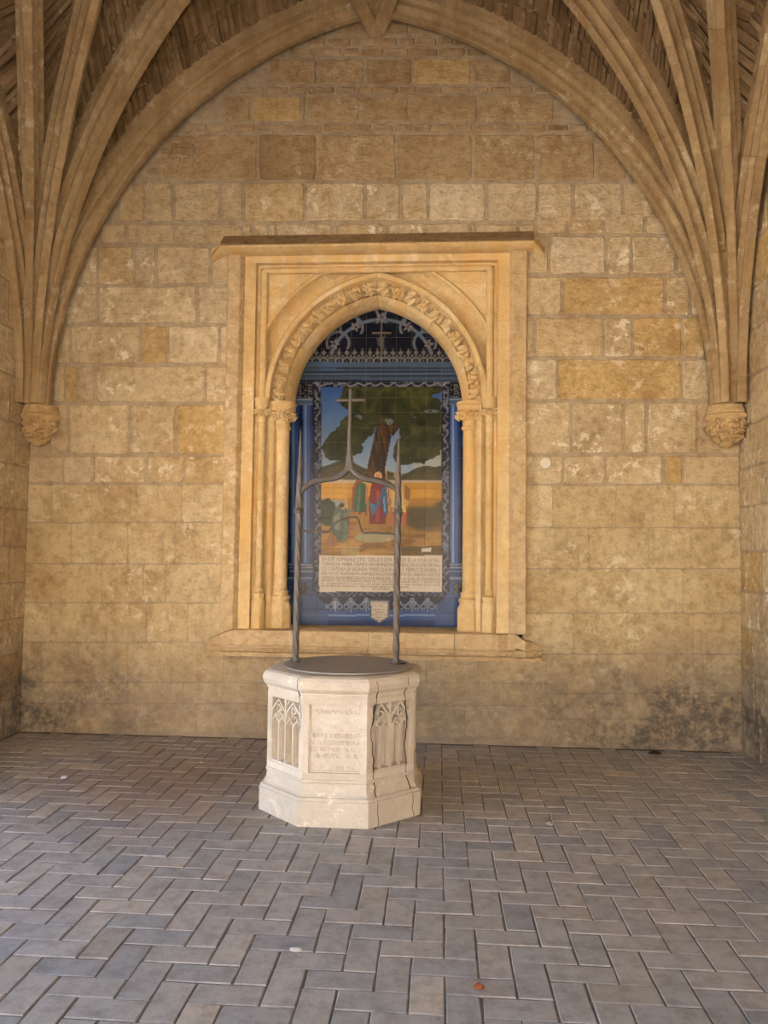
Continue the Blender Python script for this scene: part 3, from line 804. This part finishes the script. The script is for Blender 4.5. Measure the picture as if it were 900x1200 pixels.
    fig([(432, 588), (441, 592), (447, 578), (446, 590), (436, 606)], (74, 112, 152)); fig([(447, 572), (455, 566), (457, 590), (452, 608), (448, 594)], (52, 86, 126)); fig([(449, 582), (451, 582), (452, 600), (450, 600)], (120, 152, 184))
    head(443, 558, 3, (214, 170, 112))
    fig([(460, 566), (470, 563), (479, 570), (481, 586), (476, 596), (458, 596)], (204, 166, 92)); fig([(474, 566), (481, 574), (480, 588), (474, 584)], (156, 104, 50)); fig([(458, 594), (477, 594), (475, 615), (457, 615)], (190, 96, 70)); fig([(462, 575), (470, 570), (476, 600), (460, 600)], (220, 186, 116))
    head(466, 557, 3.2, (176, 130, 80)); put(pic & (dseg(u, v, [(452, 548), (456, 600)]) < .7), (200, 160, 110))
    fig([(392, 596), (400, 590), (408, 597), (409, 612), (404, 626), (398, 636), (388, 622), (388, 612)], (78, 90, 74)); fig([(390, 606), (398, 600), (398, 622), (392, 620)], (118, 126, 104)); fig([(403, 612), (408, 612), (407, 634), (402, 634)], (92, 110, 92))
    fig([(386, 626), (396, 632), (394, 640), (380, 640)], (150, 98, 54)); head(402, 594, 3); put(pic & (np.hypot(u - 400.5, v - 592) < 2.8), (54, 36, 26)); put(pic & (dseg(u, v, [(401, 562), (407, 596)]) < .7), (206, 166, 90)); put(pic & (dseg(u, v, [(404, 604), (412, 598)]) < 1.6), (110, 120, 96))
    put(pic & (u > 494.5) & (u < 505.5) & (v > 642) & (v < 647), (220, 214, 196)); put(pic & (np.hypot(u - 455, v - 632) < 2.2), (216, 158, 128))
    # ---- text panel and little shield
    tx = (u > 374) & (u < 518) & (v > 651) & (v < 693.5); put(tx, (224, 208, 188))
    sh = inpoly(u, v, [(435, 705), (454, 705), (454, 723), (444.5, 729), (435, 723)]); put(inpoly(u, v, [(433, 703), (456, 703), (456, 724), (444.5, 731), (433, 724)]), (84, 96, 118)); put(sh, (206, 196, 178))
    put(sh & (np.sin(v*2.2) > .55) & (fbm(u*2, v, 3) > .42), (128, 116, 108), .7)
    k = fbm(u, v, 30); C *= (.94 + .12*k)[..., None]
    c = np.clip(C/255*.80, 0, 1); return np.where(c <= .04045, c/12.92, ((c + .055)/1.055)**2.4)

mural = tag(empty('tile_mural', (NX, YM, ZS)), 'blue glazed tile panel painted with a tree, robed figures and lettering', 'tile mural')
TS = .1405; SUB = 20
z_bot = ZS + .004
_c = np.array(CAM); _f, _r, _u = np.array(fw), np.array(r2), np.array(u2)
_e = np.linspace(0, 1, SUB - 1); _e = np.concatenate([[0], [.009], _e[1:-1], [.991], [1]]); gx, gz = np.meshgrid(_e, _e)
quads = [(j*(SUB+1) + i, j*(SUB+1) + i + 1, (j+1)*(SUB+1) + i + 1, (j+1)*(SUB+1) + i) for j in range(SUB) for i in range(SUB)]
NCOL = 12
for row in range(22):
    for c in range(NCOL):
        x0 = NX + .02 - NCOL*TS/2 + c*TS; z0 = z_bot + row*TS
        if z0 > ZSP:
            ax, az = arc(HW, 0), 0
            inside = False
            for xx in (x0, x0 + TS):
                dx = abs(xx - NX); 
                if dx < HW and (dx + AC)**2 + (z0 - ZSP)**2 < (AR + .03)**2: inside = True
            if not inside: continue
        gp = .0005
        lx = gp + gx.ravel()*(TS - 2*gp); lz = gp + gz.ravel()*(TS - 2*gp)
        Xw, Zw = x0 + lx, z0 + lz
        P = np.stack([Xw, np.full_like(Xw, YM), Zw], 1) - _c; zc_ = P @ _f
        U, V = 450 + F*(P @ _r)/zc_, 600 - F*(P @ _u)/zc_
        colr = paint(U, V)
        edge = (gx.ravel() < .001) | (gx.ravel() > .999) | (gz.ravel() < .001) | (gz.ravel() > .999)
        vs = [(a, (.0012 if e else 0), b) for a, b, e in zip(lx, lz, edge)]
        me = bpy.data.meshes.new('tile'); me.from_pydata(vs, [], quads)
        ca = me.color_attributes.new('glaze', 'FLOAT_COLOR', 'POINT')
        ca.data.foreach_set('color', np.concatenate([colr, np.ones((len(colr), 1))], 1).ravel().astype(np.float32))
        o = link('tile', me, m_tile, mural); o.location = Vector((x0, YM + random.uniform(-.0008, .0008), z0)) - mural.location
o = build(MB().box((NX - .86, YM + .0022, ZS + .002), (NX + .86, YM + .028, 4.02)), 'grout_bed', m_grout, mural); unloc(o, mural)
# lettering on the white tiles
def tick(n):      # script too small to read in the photograph: bare pen strokes
    r = random.Random(n); return ''.join(' ' if r.random() < .16 else 'I' for _ in range(n))
LINES = [("EN ESTE ADMIRABLE SITIO, CERCA D ESTA Yª, QUE ES LA SOLA LA NA-", 655.0, 4.4, 377.5, 515),
         ("TURALEZA, HABIA CRIADO UN FRONDOSO ARBOL, EN CUYO TRON-", 660.6, 4.4, 377.5, 515),
         ("CO CONTENIA LA SAGRADA YMAGª QUE EN ESTE Sº TEMPLO SE VENERA, I", 666.3, 4.4, 377, 515),
         ("QUE A SU VEZ TRASPASARON LA REPUBLICA A LOS MONGES DEVOTOS, HABIENDO POR ESTE", 671.6, 3.7, 376.5, 515.5),
         ("CAMINO UN HOMBRE DEVOTO A LA REINA DEL CIELO, LA CUAL SE LE APARECIO", 676.7, 3.7, 376.5, 515.5),
         (tick(88), 680.4, 2.0, 376.5, 515.5), (tick(84), 683.6, 2.0, 376.5, 515), (tick(60), 686.6, 2.0, 376.5, 478),
         ("AÑO DEL SEÑOR", 690.0, 2.5, 436, 457)]
dg = None
for txt, v, hpx, ua, ub in LINES:
    cu_ = bpy.data.curves.new('lettering', 'FONT'); cu_.body = txt; cu_.size = 1; cu_.resolution_u = 2; cu_.offset = -.003
    to = bpy.data.objects.new('lettering', cu_); COL.objects.link(to)
    bpy.context.view_layer.update(); dg = bpy.context.evaluated_depsgraph_get()
    me = bpy.data.meshes.new_from_object(to.evaluated_get(dg)); bpy.data.objects.remove(to); bpy.data.curves.remove(cu_)
    co = np.zeros(len(me.vertices)*3); me.vertices.foreach_get('co', co); co = co.reshape(-1, 3)
    a = atY(ua, v + hpx/2, YM); b = atY(ub, v + hpx/2, YM); top = atY(ua, v - hpx/2, YM)
    sx = (b.x - a.x)/(co[:, 0].max() - co[:, 0].min()); sz = (top.z - a.z)/.70
    new = np.stack([(co[:, 0] - co[:, 0].min())*sx, np.full(len(co), -.0022), co[:, 1]*sz], 1)
    me.vertices.foreach_set('co', new.ravel()); me.update(); me.name = 'lettering'
    o = link('lettering', me, m_ink, mural); o['kind'] = 'stuff'; o.location = Vector((a.x, YM, a.z)) - mural.location

# ================================================================== CORBELS
def corbel(pxc, label, seed):
    random.seed(seed)
    p = atY(pxc, 470, YO - .05); sgn = 1 if p.x < CX else -1
    root = tag(empty('corbel', (p.x, YW, 2.50)), label, 'corbel', None)
    cx, cy = p.x, YO + .06
    def ring(r, z, n=10, dx=0): return [(min(max(cx + r*math.cos(2*math.pi*(i + .5)/n), XL + .013), XR - .013), min(cy + r*math.sin(2*math.pi*(i + .5)/n), YW - .016), z) for i in range(n)]
    ab = [(.165, 2.735), (.185, 2.755), (.185, 2.775), (.165, 2.79), (.165, 2.815), (.15, 2.835), (.15, 2.86)]
    unloc(build(MB().loft([ring(r, z) for r, z in ab]), 'abacus', m_corb, root, angle=40), root)
    bd = [(.03, 2.51), (.06, 2.53), (.075, 2.57), (.11, 2.62), (.14, 2.68), (.155, 2.735)]
    br = unloc(build(MB().loft([ring(r, z, 12) for r, z in bd]), 'bracket', m_corb, root, angle=40), root)
    for i in range(7):
        t = math.pi*(1.14 + .12*i); zz = 2.66 + .04*math.sin(i*2.1)
        place_leaf(br, (min(max(cx + .135*math.cos(t), XL + .075), XR - .075), cy + .135*math.sin(t), zz), yaw=t + math.pi/2, roll=random.uniform(0, 6), sc=1.15, mat=m_corb, tilt=-.45)
    for i in range(4):
        t = math.pi*(1.1 + .26*i)
        place_leaf(br, (min(max(cx + .085*math.cos(t), XL + .065), XR - .065), cy + .085*math.sin(t), 2.585), yaw=t + math.pi/2, roll=random.uniform(0, 6), sc=.85, mat=m_corb, tilt=-.5)
    return root
corbel(41, 'carved stone corbel under the rib cluster farther from the white wall plug', 3)
c2 = corbel(857, 'leafy stone corbel under the rib cluster nearer the white wall plug', 9)

# ================================================================== WELLHEAD
WX, WY = -.606, 5.19
well = tag(empty('wellhead', (WX, WY, 0)), 'octagonal pale stone wellhead with carved tracery panels', 'wellhead')
def oct_(ap, z, jit=0):
    R_ = ap/math.cos(math.pi/8)
    return [(WX + R_*math.cos(math.pi/8 + i*math.pi/4), WY + R_*math.sin(math.pi/8 + i*math.pi/4), z) for i in range(8)]
def wp(mb, name, mat=m_well, **k): return unloc(build(mb, name, mat, well, **k), well)
wp(MB().loft([oct_(a, z) for a, z in ((.502, 0), (.502, .14), (.496, .146), (.30, .146))]), 'plinth')
wp(MB().loft([oct_(a, z) for a, z in ((.30, .146), (.497, .147), (.497, .158), (.490, .164), (.480, .166), (.470, .178), (.463, .20), (.459, .228), (.459, .24), (.466, .246), (.466, .258), (.461, .263), (.30, .263))]), 'base_moulding')
AP_B = .410
wp(MB().loft([oct_(a, z) for a, z in ((AP_B, .255), (AP_B, .745))]), 'body')
wp(MB().loft([oct_(a, z) for a, z in ((.30, .735), (.457, .735), (.457, .748), (.466, .752), (.466, .764), (.474, .770), (.486, .785), (.493, .81), (.490, .835), (.478, .852), (.455, .862), (.30, .866))]), 'rim')
# face frames and panels
FW = 2*AP_B*math.tan(math.pi/8)
OUT = .050
def face_frame(i):
    an = -math.pi/2 + i*math.pi/4
    n = Vector((math.cos(an), math.sin(an), 0)); s = Vector((-math.sin(an), math.cos(an), 0))
    return lambda a, z, o: Vector((WX, WY, 0)) + n*(AP_B + o) + s*a + Vector((0, 0, z))
HWF = (AP_B + OUT)*math.tan(math.pi/8)
def slab(mb, fr, P, o0, o1):
    k = len(P); mb.loft([[fr(a, z, o0) for a, z in P], [fr(a, z, o1) for a, z in P]])
def strip(mb, fr, P, w, o0, o1):
    """flat raised bar following the polyline P"""
    P = [Vector(p) for p in P]; L, R_ = [], []
    for i, p in enumerate(P):
        t = (P[min(i+1, len(P)-1)] - P[max(i-1, 0)]).normalized(); q = Vector((-t.y, t.x))*w/2
        L.append(p + q); R_.append(p - q)
    rings = []
    for a, b in zip(L, R_):
        m_ = (a + b)/2
        rings.append([fr(a.x, a.y, o0), fr(a.x*.85 + m_.x*.15, a.y*.85 + m_.y*.15, o1), fr(b.x*.85 + m_.x*.15, b.y*.85 + m_.y*.15, o1), fr(b.x, b.y, o0)])
    mb.loft(rings)
for i in range(8):
    fr = face_frame(i if i < 5 else i)
    mb = MB()
    def fw_(o): return (AP_B + o)*math.tan(math.pi/8)
    z0, z1 = .258, .737; b0, b1, bs = .30, .70, HWF - .035
    # border: four bevelled bars
    def bar(P0, P1): mb.loft([[fr(a, z, -.01) for a, z in P0], [fr(a, z, OUT) for a, z in P0 if True], ], cap=True)
    for (A, B, Cc, D) in ((( -1, z0), (1, z0), (bs, b0), (-bs, b0)), ((-1, b1), (1, b1), (1, z1), (-1, z1)),):
        pass
    e_in, e_out = fw_(-.01), fw_(OUT)
    def quadbar(pts):     # pts as (a or ±'e', z); e follows the octagon corner
        lo = [fr(math.copysign(e_in, a) if abs(a) == 9 else a, z, -.01) for a, z in pts]
        hi = [fr(math.copysign(e_out, a) if abs(a) == 9 else a, z, OUT) for a, z in pts]
        mb.loft([lo, hi])
    quadbar([(-9, z0), (9, z0), (9, b0), (-9, b0)]); quadbar([(-9, b1), (9, b1), (9, z1), (-9, z1)])
    quadbar([(-9, b0), (-bs, b0), (-bs, b1), (-9, b1)]); quadbar([(bs, b0), (9, b0), (9, b1), (bs, b1)])
    wp(mb, 'face_frame')
    if i in (0, 4):
        # inscription panel: thin inner fillet and weathered raised letters
        mb = MB(); q = bs - .004
        for P in ([(-q, b0 + .006), (q, b0 + .006)], [(-q, b1 - .006), (q, b1 - .006)], [(-q, b0), (-q, b1)], [(q, b0), (q, b1)]): strip(mb, fr, P, .012, .0, .041)
        wp(mb, 'panel_fillet')
        mb = MB(); slab(mb, fr, [(-bs, b0), (bs, b0), (bs, b1), (-bs, b1)], -.006, .034); wp(mb, 'inscription_panel')
        mb = MB(); r = random.Random(4)
        for z, lx in ((.515, .92), (.475, .95), (.435, .9), (.398, .95), (.328, .7)):
            a = -q*lx
            while a < q*lx:
                kk = r.random(); h = .0125
                if kk < .82:
                    strip(mb, fr, [(a, z - h), (a + r.uniform(-.004, .004), z + h)], .0045, .032, .0390)
                    if kk < .45: strip(mb, fr, [(a, z + r.choice((-h, 0, h))), (a + .011, z + r.choice((-h, 0, h)))], .004, .032, .0385)
                    if kk < .25: strip(mb, fr, [(a + .012, z - h), (a + .012, z + h)], .0045, .032, .0390)
                a += r.uniform(.013, .021)
        for k in range(10):      # worn scrollwork at the head of the panel
            cxx = -q*.85 + k*q*.19; strip(mb, fr, [(cxx + .014*math.cos(t), .655 + .012*math.sin(2*t + k)) for t in np.linspace(0, 4.6, 9)], .004, .032, .0385)
        wp(mb, 'inscription')['kind'] = 'stuff'
    else:
        mb = MB(); W2 = bs; base = b0 + .012
        strip(mb, fr, [(-W2, b0 + .008), (W2, b0 + .008)], .018, -.004, 0.047)
        for a in (-W2 + .004, 0, W2 - .004): strip(mb, fr, [(a, base), (a, b1)], .015, -.004, 0.047)
        for a in (-W2/2, W2/2): strip(mb, fr, [(a, base), (a, .565)], .012, -.004, 0.044)
        for s_ in (-1, 1):
            x0 = -W2 if s_ < 0 else 0; x1 = x0 + W2
            # two small cusped heads
            for xa in (x0, x0 + W2/2):
                xb = xa + W2/2; xm = (xa + xb)/2
                strip(mb, fr, [(xa + .004, .545), (xa + .010, .562), (xm - .006, .578), (xm, .598), (xm + .006, .578), (xb - .010, .562), (xb - .004, .545)], .010, -.004, 0.042)
            # big pointed head
            xm = (x0 + x1)/2
            strip(mb, fr, [(x0 + .003, .585), (x0 + .012, .625), (xm - .03, .66), (xm, .69), (xm + .03, .66), (x1 - .012, .625), (x1 - .003, .585)], .013, -.004, 0.045)
            strip(mb, fr, [(xm + .020*math.cos(t)*(1 + .25*math.cos(3*t)), .636 + .020*math.sin(t)*(1 + .25*math.cos(3*t))) for t in np.linspace(0, 6.28, 16)], .009, -.004, 0.042)
            strip(mb, fr, [(xm - .022, .60), (xm, .615), (xm + .022, .60)], .009, -.004, 0.040)
        strip(mb, fr, [(-.03, .69), (-.006, .665), (0, .645), (.006, .665), (.03, .69)], .008, -.004, 0.040)
        wp(mb, 'tracery')
# cracks and open joints that run up the stone
def ribbon(pts2, w=.005):
    mb = MB(); rings = []
    for p, q, s in pts2:
        p = Vector(p); q = Vector(q); rings.append([p - s*w/2 - q*.004, p - s*w/2 + q*.0015, p + s*w/2 + q*.0015, p + s*w/2 - q*.004])
    return mb.loft(rings)
PROFZ = [(0, .502), (.14, .502), (.147, .497), (.17, .488), (.195, .478), (.225, .468), (.262, .461), (.30, AP_B + OUT), (.735, AP_B + OUT), (.75, .466), (.77, .475), (.785, .486), (.81, .493), (.835, .490), (.852, .478), (.862, .455)]
def ap_at(z):
    for (z0, a0), (z1, a1) in zip(PROFZ, PROFZ[1:]):
        if z0 <= z <= z1: return a0 + (a1 - a0)*(z - z0)/(z1 - z0)
    return .455
for face, fracs, zz0, zz1, sd in ((1, [(-.62, 0), (-.70, .3), (-.74, .5), (-.84, .62), (-.70, .75), (-.60, .86), (-.72, 1)], .0, .858, 1),
                              (1, [(.72, 0), (.66, .3), (.60, .5), (.70, .7), (.55, .85), (.5, 1)], .0, .858, 2), (7, [(.82, .62), (.9, .75), (.8, .85), (.85, 1)], .0, .858, 3)):
    an = -math.pi/2 + face*math.pi/4; n = Vector((math.cos(an), math.sin(an), 0)); s = Vector((-math.sin(an), math.cos(an), 0))
    r = random.Random(sd); seg = []
    for k in range(41):
        t = fracs[0][1] + (fracs[-1][1] - fracs[0][1])*k/40; z = zz0 + (zz1 - zz0)*t
        for (a0, t0), (a1, t1) in zip(fracs, fracs[1:]):
            if t0 <= t <= t1: fr_ = a0 + (a1 - a0)*(t - t0)/(t1 - t0)
        ap = ap_at(z); seg.append((Vector((WX, WY, z)) + n*ap + s*(fr_ + r.uniform(-.03, .03))*ap*math.tan(math.pi/8), n, s))
    wp(ribbon(seg, .0035), 'crack', m_crack)

# ---- metal cover resting on the rim
cover = tag(empty('well_cover', (WX + .02, WY + .0, .868)), 'round grey metal plate covering the wellhead', 'cover')
mb = MB(); n = 64; R_ = .415
ring = lambda r, z: [(WX + .02 + r*math.cos(2*math.pi*i/n), WY + r*math.sin(2*math.pi*i/n), z) for i in range(n)]
unloc(build(MB().loft([ring(.415, .869), ring(.418, .871), ring(.418, .876), ring(.413, .879)]), 'plate', m_steel, cover), cover)
unloc(build(MB().loft([ring(.38, .8662), ring(.38, .8688)]), 'rim_band', m_iron, cover), cover)
hx = WX + .385
unloc(build(MB().box((hx - .09, WY + .03, .8791), (hx + .01, WY + .075, .8815)), 'hinge_slot', m_crack, cover), cover)

# ---- wrought iron frame over the well
YF = 5.20
iron = tag(empty('iron_well_frame', (WX, YF, .88)), 'wrought iron well frame with two spiked posts and a cross', 'well frame')
def ip(mb, name, **k): return unloc(build(mb, name, m_iron, iron, **k), iron)
def P3(u, v, dy=0): return atY(u, v, YF + dy)
for ub, ut, vb, sgn in ((346, 352.5, 780, -1), (464, 467.5, 783, 1)):
    a, b = P3(ub, vb), P3(ut, 503)
    a.z = .8795
    N_ = 56; pts = [a.lerp(b, i/N_) for i in range(N_ + 1)]
    rad = []
    for i in range(N_ + 1):
        t = i/N_
        rad.append(.0225 if t < .60 else (.0225 + .003*math.sin((t-.6)/.12*math.pi) if t < .72 else .022*(1 - (t - .72)/.28)**.85 + .0015))
    post = ip(MB().tube(pts, rad, 6, twist=.24), 'post', angle=25)
    for t, r, h in ((.0, .034, .014), (.632, .034, .012), (.648, .031, .008)):
        q = a.lerp(b, t + .002); cl = ip(MB().tube([q, q + Vector((0, 0, h)), q + Vector((0, 0, h*2))], [r*.85, r, r*.85], 10), 'collar', angle=30); cl.parent = post; cl.location = (0, 0, 0)
def curve(pts, sub=6):
    P = [Vector(p) for p in pts]; out = []
    for i in range(len(P) - 1):
        p0, p1, p2, p3 = P[max(i-1, 0)], P[i], P[i+1], P[min(i+2, len(P)-1)]
        for k in range(sub):
            t = k/sub
            out.append(.5*((2*p1) + (p2 - p0)*t + (2*p0 - 5*p1 + 4*p2 - p3)*t*t + (3*p1 - p0 - 3*p2 + p3)*t**3))
    return out + [P[-1]]
arm = curve([P3(351, 580), P3(356, 573), P3(366, 565), P3(378, 562), P3(392, 560), P3(402, 555), P3(408, 547), P3(409, 538)])
ip(MB().tube(arm, [.012 + .009*min(1, i/12) for i in range(len(arm))], 8), 'arm', angle=40)
arm = curve([P3(467, 578), P3(461, 571), P3(452, 566), P3(440, 563), P3(428, 561), P3(418, 556), P3(411, 547), P3(409, 538)])
ip(MB().tube(arm, [.012 + .009*min(1, i/12) for i in range(len(arm))], 8), 'arm', angle=40)
pts = [P3(409.5, v) for v in (552, 545, 538, 530, 520)] + [P3(409.5 + (520 - v)*.02, v) for v in (500, 480, 466, 456)]
ip(MB().tube(pts, [.018, .028, .026, .017, .0135, .012, .0115, .011, .0105], 8, twist=.2), 'cross_upright', angle=40)
ip(MB().tube([P3(394, 469), P3(410, 469), P3(427.5, 469)], .0088, 6), 'cross_bar', angle=40)
rod = curve([P3(351, 622), P3(368, 622.5), P3(384, 623), P3(391, 614), P3(404, 607.5), P3(417, 606), P3(421, 612), P3(425, 623.5), P3(440, 624.5), P3(466, 626)], 5)
ip(MB().tube(rod, .0075, 5, twist=.5), 'crank_rod', angle=20)
ip(MB().tube(curve([P3(353, 588), P3(355, 590), P3(355, 594), P3(352.5, 595)], 3), .005, 6), 'hook')

# ================================================================== SMALL THINGS
p = atY(639, 543)
pl = tag(empty('wall_plug', (p.x, YW - .012, p.z)), 'small white round plaster plug in the wall beside the niche', 'plug')
n = 20; ring = lambda r, y: [(p.x + r*math.cos(2*math.pi*i/n)*(1 + .05*math.sin(3*i)), y, p.z + r*math.sin(2*math.pi*i/n)) for i in range(n)]
unloc(build(MB().loft([ring(.048, YW), ring(.048, YW - .018), ring(.043, YW - .024)]), 'disc', plain('white_plaster', (226, 216, 198)), pl), pl)
def crumple(name, u, v, size, rgb, label, cat, flat=.35, seed=0, sx=1.0):
    r = random.Random(seed); c = atZ(u, v, 0); mb = MB(); n = 9
    rings = []
    for k, (rr, z) in enumerate(((.55, .0), (1.0, .25), (.85, .65), (.35, 1.0))):
        rings.append([(c.x + size*sx*rr*math.cos(2*math.pi*i/n)*r.uniform(.75, 1.2), c.y + size*rr*math.sin(2*math.pi*i/n)*r.uniform(.75, 1.2), .003 + size*flat*z*r.uniform(.8, 1.1)) for i in range(n)])
    o = build(mb.loft(rings), name, plain(name + '_surface', rgb), None)
    me = o.data; off = Vector((c.x, c.y, 0))
    for vv in me.vertices: vv.co -= off
    o.location = off; return tag(o, label, cat)
crumple('paper_scrap', 75, 912, .028, (205, 208, 225), 'crumpled pale paper scrap on the brown-tinted bricks near the side wall', 'litter', .5, 1)
crumple('paper_scrap', 347, 1114, .020, (228, 224, 214), 'thin white paper strip lying on the open brick floor', 'litter', .25, 2, 1.3)
crumple('paper_scrap', 236, 894, .018, (200, 186, 166), 'tiny pale scrap on the floor between wellhead and side wall', 'litter', .4, 3)
crumple('pebble', 645, 967, .026, (176, 164, 150), 'small pale pebble on the brick floor', 'stone', .6, 4)
crumple('dry_leaf', 561, 1159, .020, (150, 82, 48), 'small curled brown dry leaf on the brick floor', 'leaf', .9, 5)
crumple('dark_clod', 768, 884, .045, (52, 46, 42), 'dark clod lying at the foot of the back wall', 'clod', .45, 6, 1.3)
